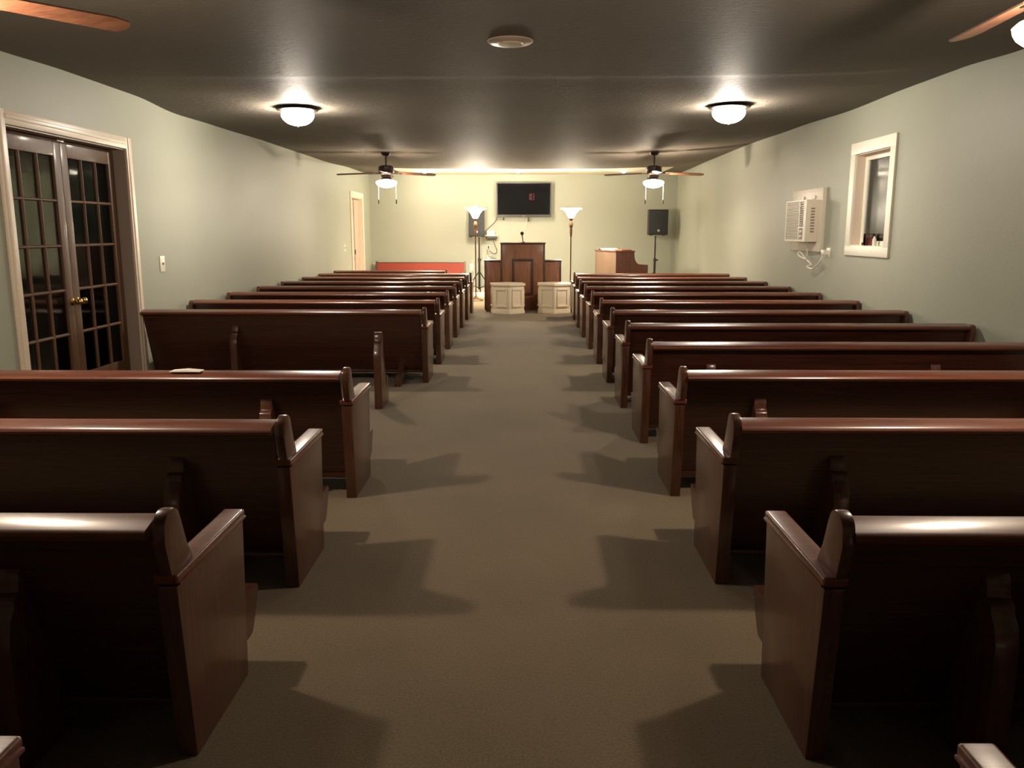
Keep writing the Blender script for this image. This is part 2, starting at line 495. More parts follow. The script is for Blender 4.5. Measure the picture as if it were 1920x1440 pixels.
def french_leaf(ya, yb):
    X0, X1 = -0.02, 0.022
    st, zt, zb = 0.105, D1[3] - 0.02, 0.012
    g0, g1, gz0, gz1 = ya + st, yb - st, 0.26, zt - 0.135
    b = MB()
    b.box(X0, X1, ya, g0, zb, zt); b.box(X0, X1, g1, yb, zb, zt)
    b.box(X0, X1, g0, g1, gz1, zt); b.box(X0, X1, g0, g1, zb, gz0)
    leaf = b.build('door_leaf', M['door'], d1, bevel=0.005)
    mw = 0.026
    mb = MB()
    cw = (g1 - g0 - 2 * mw) / 3; rh = (gz1 - gz0 - 4 * mw) / 5
    for k in (1, 2):
        y = g0 + k * cw + (k - 1) * mw
        mb.prism([(X0 + .006, y), (X0 + .006, y + mw), (X1 - .014, y + mw), (X1 - .003, y + mw * .65), (X1 - .003, y + mw * .35), (X1 - .014, y)], gz0, gz1, 'z')
    for k in (1, 2, 3, 4):
        z = gz0 + k * rh + (k - 1) * mw
        mb.prism([(X0 + .006, z), (X0 + .006, z + mw), (X1 - .014, z + mw), (X1 - .003, z + mw * .65), (X1 - .003, z + mw * .35), (X1 - .014, z)], g0, g1, 'y')
    mu = mb.build('muntin_bars', M['door'], leaf)
    for r in range(5):
        for c in range(3):
            y = g0 + c * (cw + mw); z = gz0 + r * (rh + mw)
            # panes sit slightly askew, as old glazing does
            tl = random.uniform(-.0016, .0016)
            MB().prism([(tl, y), (-tl, y + cw), (-tl - .003, y + cw), (tl - .003, y)], z, z + rh, 'z').build('pane', M['doorglass'], leaf, smooth=False)
    return leaf
lf1 = french_leaf(0.014, ym - D1[0] - 0.002)
lf2 = french_leaf(ym - D1[0] + 0.002, D1[1] - D1[0] - 0.014)
def knob(parent, loc, s=1, mat=None):
    b = MB()
    Mx = Matrix.Translation(loc) @ Matrix.Rotation(R(90), 4, 'Y')
    b.lathe([(0.0, 0), (0.032, 0), (0.032, 0.006), (0.014, 0.012), (0.011, 0.045), (0.022, 0.052), (0.030, 0.066), (0.028, 0.080), (0.012, 0.088), (0, 0.088)], 18, M_=Mx)
    return b.build('door_knob', mat or M['brass'], parent)
knob(lf1, (0.022, ym - D1[0] - 0.035, 0.90))
knob(lf2, (0.022, ym - D1[0] + 0.045, 0.905))
MB().box(0.0, 0.035, ym - D1[0] - 0.05, ym - D1[0] + 0.055, D1[3] - 0.032, D1[3] - 0.014).build('ball_catch', M['steel'], d1, bevel=0.004)

# far door on the left ---------------------------------------------------
casing('trim_3', -XW, 1, D2[0], D2[1], 0, D2[3], 0.13, 'cream casing around the narrow far door', )
jr = empty('trim_4'); structure(jr, 'cream jamb lining inside the far door opening', 'trim')
MB().box(-XW - 0.16, -XW - 0.001, D2[0] - .001, D2[0] + .012, 0, D2[3]).build('side_jamb', M['trim'], jr)
MB().box(-XW - 0.16, -XW - 0.001, D2[1] - .012, D2[1] + .001, 0, D2[3]).build('side_jamb', M['trim'], jr)
MB().box(-XW - 0.16, -XW - 0.001, D2[0] + .012, D2[1] - .012, D2[3] - .012, D2[3]).build('head_jamb', M['trim'], jr)
d2 = empty('door_2', (-XW - 0.10, D2[0], 0)); structure(d2, 'pinkish cream door standing slightly ajar near the end wall', 'door')
M['doorpaint'] = plain('door_paint_pinkish', (0.56, 0.43, 0.34), 0.45)
w2 = D2[1] - D2[0]
lf = MB().box(-.02, .02, 0.015, 0.60, 0.01, D2[3] - .02).build('door_leaf', M['doorpaint'], d2, bevel=.004)
for z0, z1 in ((0.2, 0.95), (1.1, 2.1)):
    MB().box(.018, .026, 0.12, 0.49, z0, z1).build('raised_panel', M['doorpaint'], lf, bevel=.006)
knob(lf, (0.02, 0.10, 0.90), mat=M['steel'])
lf = MB().box(-.02, .02, 0.68, w2 - .015, 0.01, D2[3] - .02).build('door_leaf', M['doorpaint'], d2, bevel=.004)
MB().box(.018, .028, 0.655, 0.72, 0.98, 1.09).build('hinge', M['bronze'], lf, bevel=.002)
MB().box(.018, .028, 0.655, 0.72, 1.86, 1.97).build('hinge', M['doorpaint'], lf, bevel=.002)

# window -----------------------------------------------------------------
w1 = empty('window_1', (XW, (W1[0] + W1[1]) / 2, W1[2])); structure(w1, 'small white-framed window high on the right wall, brown curtain behind its glass', 'window')
wy, wz = (W1[0] + W1[1]) / 2, W1[2]
hw, hh = (W1[1] - W1[0]) / 2, W1[3] - W1[2]
M['sash'] = plain('window_white_paint', (0.92, 0.88, 0.76), 0.4)
M['reveal'] = plain('window_reveal_paint', (0.70, 0.58, 0.48), 0.5)
cs = 0.125
MB().box(-0.025, 0, -hw - cs, hw + cs, hh, hh + cs).build('head_casing', M['sash'], w1, bevel=.003)
MB().box(-0.025, 0, -hw - cs, hw + cs, -cs + .02, 0).build('apron_casing', M['sash'], w1, bevel=.003)
MB().box(-0.025, 0, -hw - cs, -hw, 0, hh).build('side_casing', M['sash'], w1, bevel=.003)
MB().box(-0.025, 0, hw, hw + cs, 0, hh).build('side_casing', M['sash'], w1, bevel=.003)
b = MB(); b.box(0.0, .15, hw - .01, hw + .001, 0, hh); b.box(0, .15, -hw - .001, -hw + .01, 0, hh); b.box(0, .15, -hw, hw, hh - .01, hh + .001)
b.build('reveal', M['reveal'], w1)
MB().box(-0.01, .15, -hw, hw, -0.001, .012).build('window_sill', M['sash'], w1, bevel=.003)
f = MB(); fw = 0.085
f.box(.095, .125, -hw + .01, -hw + fw, .012, hh - .01); f.box(.095, .125, hw - fw, hw - .01, .012, hh - .01)
f.box(.095, .125, -hw + fw, hw - fw, .012, .012 + .05); f.box(.095, .125, -hw + fw, hw - fw, hh - .01 - .06, hh - .01)
sash = f.build('sash', M['sash'], w1, bevel=.004)
MB().box(.108, .112, -hw + fw, hw - fw, .06, hh - .07).build('pane', M['glass'], sash, smooth=False)
# curtain folds behind the glass
b = MB(); n = 60; pts = []
for i in range(n + 1):
    y = -hw + (2 * hw) * i / n
    pts.append((0.17 + 0.018 * math.sin(i * 0.62) + .008 * math.sin(i * 1.7), y))
poly = pts + [(x + .004, y) for x, y in reversed(pts)]
b.prism(poly, .0, hh, 'z').build('curtain', M['curtain'], w1)
o = MB().box(XW + 0.16, XW + 0.26, W1[0] - .3, W1[1] + .3, W1[2] - .3, W1[3] + .3).build('wall_window_back', M['darkroom'], smooth=False)
structure(o, 'boarding behind the curtain of the window', 'wall')
# red candle jar and its neighbours on the sill
j = empty('candle_jar', (XW + .035, 9.36, W1[2] + .012)); tag(j, 'red candle in a clear glass jar on the window sill', 'candle')
MB().lathe([(.052, 0), (.056, .01), (.056, .085), (.0, .085)], 20).build('wax', M['redjar'], j)
MB().lathe([(.060, 0), (.062, .004), (.062, .125), (.058, .13), (.0585, .004)], 20, cap=False).build('glass_jar', M['jarglass'], j)
o = MB().lathe([(.018, 0), (.02, .004), (.02, .07), (.012, .085), (.008, .10), (0, .102)], 14).build('small_bottle', M['paper'], loc=(XW + .04, 9.235, W1[2] + .012))
tag(o, 'small pale bottle on the window sill right of the red candle', 'bottle')
o = MB().lathe([(0, 0), (.028, 0), (.034, .02), (.026, .034), (0, .036)], 14).build('dark_pebble', M['bronze'], loc=(XW + .03, 9.47, W1[2] + .012))
tag(o, 'small dark round trinket on the window sill left of the red candle', 'ornament')

# ------------------------------------------------------------------ pews
def pew_profile_board():
    # back board, raked: (y, z)
    return [(0.135, 0.095), (-0.060, 0.708), (-0.036, 0.708), (0.160, 0.10)]

def support_mesh(sx, xc, w=0.066):
    b = MB()
    poly = [(-.10, 0.0), (-.10, .40), (-.088, .455), (-.065, .485), (-.062, .505), (-.052, .515), (-.038, .522), (-.034, .545), (-.030, .57), (-.016, .588), (.004, .59),
            (.016, .585), (.040, .48), (.150, .10 + .03), (.19, .21), (.25, .215), (.25, 0.0)]
    x0, x1 = sorted((sx * (xc - w / 2), sx * (xc + w / 2)))
    b.prism(poly, x0, x1, 'x')
    return b

def make_pew(sx, L, supports=(0.48, 2.05), wall_end=True, seat_l=None):
    root = empty('church_pew')
    X = lambda a, c: sorted((sx * a, sx * c))
    # aisle end panel
    b = MB(); x0, x1 = X(0, .058)
    b.prism([(0, 0), (.455, 0), (.49, .548), (-.052, .548)], x0, x1, 'x')
    b.build('end_panel', M['mahog_v'], root, bevel=.007)
    b = MB(); x0, x1 = X(-.005, .066)
    b.prism([(-.054, .552), (.496, .552), (.498, .582), (-.056, .582)], x0, x1, 'x')
    cap = b.build('arm_cap', M['mahog_rail'], root, bevel=.009, seg=3)
    b = MB(); x0, x1 = X(-.009, -.002)
    b.prism([(-.050, .552), (.493, .552), (.493, .560), (-.050, .560)], x0, x1, 'x').build('bead', M['mahog_rail'], cap, bevel=.002)
    # rounded post above the arm
    b = MB(); x0, x1 = X(.024, .060) if sx > 0 else X(.006, .042)
    top = arc(-.034, .720, .052, 15, 168, 9, ry=.045)
    poly = [(.088, .580), (.050, .64)] + top + [(-.090, .68), (-.062, .580)]
    b.prism(poly, x0, x1, 'x').build('post', M['mahog_v'], root, bevel=.007)
    # boards
    Le = L - .045 if wall_end else L
    x0, x1 = X(.058, Le)
    MB().prism(pew_profile_board(), x0, x1, 'x').build('back_board', M['mahog_h'], root, bevel=.002, seg=1)
    b = MB(); prof = [(-.092, .692), (-.099, .698), (-.101, .707), (-.096, .716), (-.084, .7225), (-.010, .7400), (.000, .739), (.005, .730), (.003, .698)]
    b.prism(prof, x0, x1, 'x').build('top_rail', M['mahog_rail'], root)
    b = MB(); b.prism([(.118, .085), (.118, .112), (.165, .118), (.165, .085)], x0, x1, 'x').build('bottom_rail', M['mahog_h'], root, bevel=.004)
    # seat with rounded nose
    b = MB(); b.prism([(.10, .215), (.10, .240), (.49, .262), (.49, .225)], x0, x1, 'x')
    xn0, xn1 = X(.012, Le)
    b.prism([(.49, .105), (.49, .262)] + arc(.612, .240, .022, 90, -60, 6) + [(.585, .15), (.560, .115), (.545, .105)], xn0, xn1, 'x')
    b.build('seat', M['mahog_h'], root)
    if wall_end:
        x0, x1 = X(L - .045, L)
        b = MB(); b.prism([(0, 0), (.455, 0), (.49, .50), (.44, .55), (.25, .575), (.12, .60), (.06, .64), (.035, .70)] + arc(-.045, .692, .055, 20, 150, 6, ry=.045) + [(-.098, .66), (-.07, .50)], x0, x1, 'x')
        b.build('end_panel', M['mahog_v'], root, bevel=.006)
    for s in supports:
        support_mesh(sx, s).build('support', M['mahog_v'], root, bevel=.004)
    return root

ORD = ['', 'second', 'third', 'fourth', 'fifth', 'sixth', 'seventh', 'eighth', 'ninth', 'tenth', 'eleventh', 'twelfth', 'thirteenth']
# right block: (aisle face x, rear y)
RX = [0.80, 0.817, 0.833, 0.851, 0.846, 0.845, 0.845, 0.85, 0.85, 0.85, 0.86, 0.875, 0.915]
RY = [0.885] + [2.165 + 1.21 * k for k in range(12)]
nR = len(RY)
protoR = make_pew(1, 2.93)
protoL = make_pew(-1, 2.83)
GR, GL = 'dark wooden pews in rows right of the aisle', 'dark wooden pews in rows left of the aisle'
def lab_right(i):
    if i == 0: return 'dark pew at the bottom right edge, only its lit arm tip showing'
    if i == 1: return 'large dark pew in the right foreground whose top rail catches a bright highlight'
    if i == 2: return 'dark mahogany pew directly in front of the right foreground pew with the highlighted rail'
    n = nR - i
    if n == 1: return 'front dark pew on the right, nearest the piano and lectern'
    return f'dark mahogany pew right of the aisle, {ORD[n]} row counted back from the piano'
for i in range(nR):
    p = protoR if i == 0 else copy_tree(protoR)
    p.location = (RX[i], RY[i], 0)
    tag(p, lab_right(i), 'pew', GR)
LX = [-0.93, -0.940, -0.952, -0.947, -0.946, -0.935, -0.94, -0.94, -0.94, -0.94, -0.94]
LY = [0.885, 2.16, 3.318, 4.53, 8.197, 9.39, 10.615, 11.82, 13.0, 14.25, 15.42]
nL = len(LY)
for i in range(nL):
    if i == 4:
        p = make_pew(-1, 2.82, supports=(1.92,), wall_end=False)
        MB().prism([(-.22, 0), (-.22, .07), (-.10, .10), (.25, .215), (.25, 0)], -.31, -.25, 'x').build('support', M['mahog_v'], p, bevel=.004)
    else:
        p = protoL if i == 0 else copy_tree(protoL)
    p.location = (LX[i], LY[i], 0)
    lab = {0: 'dark pew at the bottom left edge, only its arm tip showing',
           1: 'large dark pew in the left foreground whose top rail catches a bright highlight',
           2: 'dark mahogany pew directly in front of the left foreground pew with the highlighted rail',
           3: 'dark pew on the left just behind the gap, a folded paper on its top rail',
           4: 'wide dark pew beside the french doors with its whole plain back in view'}.get(i)
    if lab is None:
        lab = f'dark mahogany pew left of the aisle, {ORD[i - 3]} row counted forward from the french doors'
    tag(p, lab, 'pew', GL)
# short front pew left
p = make_pew(-1, 2.27, supports=(0.4, 1.6)); p.location = (-1.49, 16.62, 0)
tag(p, 'shorter dark pew at the very front on the left, before the red pew', 'pew', GL)
# lone support left of a removed pew
o = support_mesh(-1, 0.0, 0.066)
for v in o.bm.verts: v.co.z *= 1.11
o = o.build('pew_support', M['mahog_v'], bevel=.004, loc=(-1.235, 7.04, 0))
tag(o, 'lone dark wooden pew support standing on the carpet behind the wide pew', 'support')
# folded paper on the rail
b = MB(); b.prism([(-.085, 0), (.085, 0), (.08, .004), (0, .010), (-.08, .004)], -.035, .035, 'y')
o = b.build('folded_paper', M['paper'], loc=(-1.86, 4.50, 0.7400)); tag(o, 'folded white paper lying on the top rail of a left pew', 'paper')

# red pew against the end wall, facing the hall
rp = empty('red_pew', (-3.66, 20.42, 0)); tag(rp, 'red upholstered pew against the end wall in the left corner', 'pew')
MB().prism([(.28, .25), (.38, .73), (.33, .73), (.22, .28)], .04, 2.19, 'x').build('back_cushion', M['red'], rp, bevel=.012)
MB().prism([(.36, .10), (.41, .745), (.375, .75), (.32, .10)], .04, 2.19, 'x').build('back_board', M['mahog_h'], rp)
MB().box(.04, 2.19, -.18, .26, .22, .31).build('seat_cushion', M['red'], rp, bevel=.015)
MB().box(.04, 2.19, -.16, .30, .16, .22).build('seat', M['mahog_h'], rp, bevel=.004)
for x in (0, 2.19):
    MB().prism([(-.12, 0), (.36, 0), (.42, .74), (.40, .765), (.36, .765), (.33, .72), (.29, .56), (.22, .53), (-.16, .52)], x, x + .05, 'x').build('end_panel', M['mahog_v'] if x == 0 else M['piano_back'], rp, bevel=.006)  # right end's lit look is put into its paler wood colour

# ------------------------------------------------------------------ lamps and fans
def flush_lamp(x, y, lab):
    r = empty('ceiling_lamp', (x, y, zceil(x, y))); tag(r, lab, 'lamp', 'flush ceiling lamps in mid hall')
    MB().lathe([(.0, .03), (.10, .03), (.215, -.012), (.222, -.022), (.216, -.028), (.175, -.034), (0, -.034)], 36).build('pan', M['bronze'], r)
    MB().lathe([(.150, -.034), (.164, -.050)] + [(.172 * math.cos(a), -.072 - .113 * math.sin(a)) for a in [R(q) for q in (0, 12, 25, 38, 50, 62, 74, 84)]] + [(0, -.185)], 28).build('glass_bowl', M['bowl_flush'], r)
    bulb(r, -.118, .078, M['flush'], .036)
    MB().lathe([(0, -.182), (.012, -.185), (.012, -.198), (.005, -.205), (0, -.205)], 12).build('finial', M['bronze'], r)
flush_lamp(-2.39, 9.12, 'lit white flush ceiling lamp on the left in mid hall')
flush_lamp(2.16, 9.10, 'lit white flush ceiling lamp on the right in mid hall')

def ceiling_fan(x, y, blades, a0, mat_glass, lab, chain=True, drop=0.0):
    zc = zceil(x, y)
    r = empty('ceiling_fan', (x, y, zc)); tag(r, lab, 'fan', 'ceiling fans with light bowls')
    D = 2.815 - zc  # keep hub heights equal
    h = lambda z: z - 2.815 + D
    MB().lathe([(.0, 0.02), (.082, 0.02), (.082, -.015), (.06, -.055), (.02, -.066), (0, -.066)], 20).build('canopy', M['bronze'], r)
    MB().lathe([(.0, -.06), (.015, -.06), (.015, h(2.61)), (.03, h(2.605)), (.0, h(2.60))], 12).build('downrod', M['bronze'], r)
    MB().lathe([(0, h(2.61)), (.09, h(2.605)), (.132, h(2.585)), (.135, h(2.50)), (.12, h(2.475)), (.09, h(2.45)), (.085, h(2.41)), (.0, h(2.41))], 28).build('motor', M['bronze'], r)
    MB().lathe([(0, h(2.415)), (.07, h(2.41)), (.088, h(2.39)), (.092, h(2.372)), (.080, h(2.366)), (0, h(2.366))], 28).build('light_fitter', M['bronze'], r)
    MB().lathe([(0.078, h(2.368)), (.120, h(2.362)), (.160, h(2.348)), (.180, h(2.330))] + [(.178 * math.cos(a), h(2.325) - .093 * math.sin(a)) for a in [R(q) for q in (10, 25, 40, 55, 70, 82)]] + [(0.004, h(2.232))], 28).build('glass_bowl', M['bowl_fan'], r)
    bulb(r, h(2.296), .070, mat_glass, .042 if mat_glass.name.startswith('near') else .012)
    for k in range(blades):
        a = R(a0) + 2 * PI * k / blades
        Mx = Matrix.Rotation(a, 4, 'Z') @ Matrix.Translation((0, 0, h(2.478))) @ Matrix.Rotation(R(2.2), 4, 'Y') @ Matrix.Rotation(R(-12), 4, 'X')
        ir = MB(); ir.prism([(.09, -.03), (.17, -.015), (.22, -.035), (.27, -.03), (.27, .03), (.22, .035), (.17, .015), (.09, .03)], -.003, .003, 'z', M_=Mx)
        irn = ir.build('blade_iron', M['bronze'], r)
        bl = MB(); bl.prism([(.20, -.055), (.30, -.062), (.76, -.072), (.83, -.052), (.845, -.02), (.835, .035), (.80, .070), (.30, .062), (.20, .055)], .003, .011, 'z', M_=Mx)
        bl.build('blade', M['blade'], r)
    if chain:
        for cx in (-.135, .165):
            c = MB().tube([(cx, -.03, h(2.345)), (cx, -.03, h(2.04))], .0045, 6).build('pull_chain', M['white'], r)
            MB().lathe([(0, h(1.965)), (.011, h(1.967)), (.011, h(2.03)), (.004, h(2.04)), (0, h(2.04))], 10, c=(cx, -.03, 0)).build('chain_pull', M['bronze'], c)
ceiling_fan(-2.33, 14.5, 4, 4, M['fan_far_left'], 'dark ceiling fan with lit bowl on the left near the front')
ceiling_fan(2.235, 14.6, 4, -4, M['fan_far'], 'dark ceiling fan with lit bowl on the right near the front')
ceiling_fan(-2.50, 3.58, 4, 41, M['fan_near'], 'brown-bladed ceiling fan at the top left corner of the photo', chain=False)
ceiling_fan(2.20, 3.62, 4, 90, M['fan_near'], 'brown-bladed ceiling fan with lit bowl at the top right corner of the photo', chain=False)

for x, y, l in ((-2.30, 19.9, 'left'), (-0.10, 19.6, 'middle'), (2.33, 19.8, 'right')):
    r = empty('recessed_light', (x, y, zceil(x, y))); tag(r, f'small recessed ceiling light near the end wall, {l} of three', 'lamp', 'recessed lights near the end wall')
    MB().lathe([(.045, -.012), (.075, -.012), (.078, .004), (.045, .004)], 20, cap=False).build('ring', M['trim'], r)
    MB().lathe([(0, -.052), (.022, -.048), (.038, -.036), (.045, -.018), (.045, .0), (0, .0)], 16).build('lens', M['puck_dim'] if l == 'right' else M['puck'], r)

zc = zceil(-.09, 6.03)
r = empty('ceiling_cover_plate', (-.09, 6.03, zc)); tag(r, 'round off-white cover plate on the dark ceiling above the aisle', 'cover plate')
MB().lathe([(0, .01), (.158, .01), (.158, -.006), (.135, -.018), (0, -.018)], 36).build('rim', M['detector'], r)
MB().lathe([(0, -.016), (.088, -.016), (.085, -.026), (0, -.028)], 30).build('centre_disc', M['detector'], r)

def torchiere(x, y, lab, bright):
    r = empty('floor_lamp', (x, y, 0)); tag(r, lab, 'lamp', 'torchiere floor lamps beside the lectern')
    MB().lathe([(0, 0), (.165, 0), (.17, 0.015), (.14, 0.035), (.06, 0.050), (.03, 0.090), (.014, 0.120), (0, 0.120)], 28).build('base', M['torchpole'], r)
    MB().lathe([(0, 0.110), (.013, 0.110), (.013, 1.367), (.022, 1.411), (.030, 1.522), (.024, 1.567), (.040, 1.611), (.046, 1.655), (.030, 1.700), (.022, 1.733), (.045, 1.761), (.05, 1.783), (0, 1.783)], 18).build('pole', M['torchpole'], r)
    pr = [(.045, 1.783), (.075, 1.833), (.105, 1.894), (.16, 1.955), (.238, 1.983), (.213, 1.990), (.155, 1.964), (.10, 1.905), (.068, 1.844), (.03, 1.805)]
    MB().lathe(pr, 32, cap=False).build('shade', M['torch'] if bright else M['torch2'], r)
    if bright:
        MB().lathe([(0, 1.833), (.02, 1.855), (.05, 1.944), (.055, 1.988), (.04, 2.033), (0, 2.055)], 16).build('bulb', M['torch_bulb'], r)
    else:
        MB().lathe([(0, 1.833), (.02, 1.855), (.035, 1.900), (.03, 1.944), (0, 1.961)], 16).build('bulb', M['torch'], r)
torchiere(-1.03, 18.3, 'torchiere floor lamp left of the lectern with dazzling bare bulb', True)
torchiere(1.044, 18.3, 'torchiere floor lamp right of the lectern with flared glowing shade', False)

# strip light behind the french doors, and an unseen lamp added for brightness
o = MB().prism([(-.30, 0), (.30, 0), (.26, -.06), (-.26, -.06)], -.10, .10, 'y').build('strip_light', emit('strip_light_dim', (1.0, 0.97, 0.85), 0.32), loc=(-6.45, 12.3, 2.34))
MB().box(-.30, .30, -.11, .11, 0, .18).build('housing', M['darkroom'], o)
tag(o, 'dim strip light in the side room seen through the right french door', 'lamp')
r = empty('ceiling_lamp', (-6.2, 6.6, 2.6)); tag(r, 'unseen lamp added to brighten the side room, behind the left wall', 'lamp')
MB().lathe([(0, 0), (.15, 0), (.15, -.03), (0, -.03)], 20).build('pan', M['bronze'], r)
MB().lathe([(0, -.03), (.13, -.03), (.11, -.08), (.05, -.11), (0, -.11)], 20).build('glass_bowl', emit('side_room_fill_glow', C_FLUSH, 45.0), r)

# ------------------------------------------------------------------ lectern
lc = empty('lectern', (0, 16.12, 0)); tag(lc, 'wide stepped wooden lectern with dark trim and a framed front panel', 'lectern')
MB().box(-.415, .418, 0.0, .50, 0, 1.265).build('centre_body', M['lectern'], lc, bevel=.004)
MB().box(-.435, .438, -.02, .52, 1.262, 1.292).build('centre_top', M['lectern_dark'], lc, bevel=.005)
for s in (-1, 1):
    x0, x1 = sorted((s * .425, s * .735))
    MB().box(x0, x1, .02, .45, 0, .930).build('side_wing', M['lectern'], lc, bevel=.004)
    x0, x1 = sorted((s * .425, s * .752))
    MB().box(x0, x1, 0.0, .47, .930, .958).build('wing_top', M['lectern_dark'], lc, bevel=.005)
    x0, x1 = sorted((s * .716, s * .742))
    MB().box(x0, x1, .008, .03, 0, .93).build('corner_trim', M['lectern_dark'], lc, bevel=.003)
    x0, x1 = sorted((s * .400, s * .427))
    MB().box(x0, x1, -.012, .02, 0, 1.262).build('corner_trim', M['lectern_dark'], lc, bevel=.003)
fr = MB()
for (xa, xb, za, zb) in ((-.205, -.165, .30, .985), (.165, .205, .30, .985)):
    fr.prism([(xa, 0.004), (xa, -.018), (xa + .012, -.028), (xb - .012, -.028), (xb, -.018), (xb, .004)], za, zb, 'z')
for za, zb in ((.945, .985), (.30, .34)):
    fr.box(-.165, .165, -.026, .004, za, zb)
fr.build('panel_frame', M['lectern_dark'], lc, bevel=.003)
MB().box(-.165, .165, -.006, .004, .34, .945).build('raised_panel', M['lectern'], lc, bevel=.002)
mc = empty('microphone', (0.0, 16.20, 1.292)); tag(mc, 'black gooseneck microphone standing on the lectern top', 'microphone')
MB().lathe([(0, 0), (.04, 0), (.04, .012), (.012, .02), (0, .02)], 16).build('base', M['blackmetal'], mc)
MB().tube(smooth_path([(0, 0, .015), (-.002, -.01, .06), (-.012, -.03, .12), (-.015, -.05, .15)], 4), [.012] * 12 + [.014], 8).build('gooseneck', M['steel'], mc)
MB().lathe([(0, -.034)] + [(.034 * math.cos(R(q)), .034 * math.sin(R(q))) for q in range(-75, 76, 15)] + [(0, .034)], 16, c=(-.016, -.055, .172)).build('head', M['black'], mc)

# ------------------------------------------------------------------ hexagonal pedestals
def pedestal(x, y, rz, lab):
    r = empty('hexagonal_pedestal', (x, y, 0), rz); tag(r, lab, 'pedestal', 'white hexagonal pedestals before the lectern')
    def hexa(rad): return [(rad * math.cos(R(60 * k - 90)), rad * math.sin(R(60 * k - 90))) for k in range(6)]
    MB().prism(hexa(.335), .05, .505, 'z').build('body', M['cream'], r, bevel=.006)
    MB().prism(hexa(.352), 0, .048, 'z').build('plinth', M['cream'], r, bevel=.006)
    MB().prism(hexa(.343), .048, .078, 'z').build('plinth_moulding', M['cream'], r, bevel=.008)
    MB().prism(hexa(.360), .508, .556, 'z').build('top', M['cream'], r, bevel=.014, seg=3)
    ap = .335 * math.cos(R(30))
    for k in range(6):
        a = R(60 * k - 60)
        Mx = Matrix.Rotation(a - R(0), 4, 'Z') @ Matrix.Translation((ap, 0, 0))
        b = MB()
        w, z0, z1, t = .115, .125, .46, .022
        b.box(-.002, t * .7, -w, w, z1 - .028, z1, M_=Mx); b.box(-.002, t, -w, w, z0, z0 + .032, M_=Mx)
        b.box(-.002, t * .7, -w, -w + .022, z0, z1, M_=Mx); b.box(-.002, t * .7, w - .022, w, z0, z1, M_=Mx)
        b.build('panel_moulding', M['cream'], r, bevel=.005)
pedestal(-.285, 15.55, R(8), 'white hexagonal panelled pedestal in front of the lectern on the left')
pedestal(.590, 15.62, R(-1), 'white hexagonal panelled pedestal in front of the lectern on the right')

# ------------------------------------------------------------------ television
tv = empty('television', (.022, YB - .10, 1.855)); tag(tv, 'black flat television hung on the end wall above the lectern', 'television')
tl = Matrix.Rotation(R(0.9), 4, 'X')
MB().box(-.672, .672, -.03, .03, -.01, .825, M_=tl).build('housing', M['bezel'], tv, bevel=.006)
b = MB(); b.box(-.672, .672, -.034, -.028, -.01, .055, M_=tl); b.box(-.672, .672, -.034, -.028, .80, .826, M_=tl)
b.box(-.672, -.645, -.034, -.028, .055, .80, M_=tl); b.box(.645, .672, -.034, -.028, .055, .80, M_=tl)
b.build('bezel', M['bezel'], tv)
MB().box(-.645, .645, -.032, -.026, .055, .80, M_=tl).build('screen', M['screen'], tv, smooth=False)
MB().box(-.035, .035, -.0355, -.033, .018, .03, M_=tl).build('badge', M['steel'], tv)
# red seven-segment figures 103 on the screen
SEG = {'a': (0, 1, 1, 1), 'b': (1, 1, 1, .5), 'c': (1, .5, 1, 0), 'd': (0, 0, 1, 0), 'e': (0, .5, 0, 0), 'f': (0, 1, 0, .5), 'g': (0, .5, 1, .5)}
dg = MB()
for i, segs in enumerate(('bc', 'abcdef', 'abcdg')):
    ox, oz, w, hgt =   .105 + i * .055, .41, .034, .145
    for sname in segs:
        xa, za, xb, zb = SEG[sname]
        if za == zb: dg.box(ox + .003, ox + w - .003, -.0335, -.0325, oz + za * hgt - .004, oz + za * hgt + .004, M_=tl)
        else:
            dg.box(ox + xa * w - .004, ox + xa * w + .004, -.0335, -.0325, oz + min(za, zb) * hgt + .006, oz + max(za, zb) * hgt - .006, M_=tl)
dg.build('red_figures', M['redled'], tv, smooth=False)
MB().box(-.2, .2, .03, .097, .25, .6).build('wall_bracket', M['blackmetal'], tv)
for x, l in ((-.52, .07), (.10, .10)):
    MB().box(x, x + .03, -.01, .01, -.01 - l, -.005).build('hanging_strap', M['blackmetal'], tv, bevel=.003)

def cable(name, pts, r, mat, lab, cat='cable'):
    o = MB().tube(smooth_path(pts, 5), r, 6).build(name, mat); tag(o, lab, cat); return o
Yc = YB - .015
cable('tv_cable', [(-.64, Yc - .03, 1.84), (-.693, Yc, 1.736), (-.786, Yc, 1.645), (-.879, Yc, 1.56), (-.93, Yc, 1.50), (-.93, Yc, 1.45)], .008, M['bezel'], 'thin cable running from the television down to the wall shelf')
cable('aerial_cable', [(.10, Yc - .03, 1.787), (.08, Yc, 1.70), (.047, Yc, 1.58), (.0, Yc, 1.44), (-.02, Yc, 1.30), (-.02, Yc, 1.10)], .010, M['ivory'], 'thin pale cable hanging behind the microphone')
cable('shelf_cord', [(-.745, Yc - .08, 1.395), (-.74, Yc, 1.30), (-.695, Yc, 1.162), (-.642, Yc, 1.031), (-.69, Yc, .955), (-.80, Yc, 1.0), (-.855, Yc - .02, 1.09)], .007, M['bezel'], 'looping dark cord between the wall shelf and the outlet')
cable('outlet_cord', [(-.89, Yc - .05, 1.08), (-.87, Yc - .05, .93), (-.76, Yc - .05, .86), (-.66, Yc - .05, .82), (-.60, Yc - .05, .70)], .007, M['bezel'], 'dark cord running from the outlet behind the lectern')
cable('hanging_cords', [(-1.27, Yc, .80), (-1.25, Yc, .62), (-1.22, Yc, .45), (-1.26, Yc, .28), (-1.20, Yc, .10), (-1.10, Yc - .05, .02)], .012, M['ivory'], 'pale cord hanging down the end wall behind the left speaker stand')

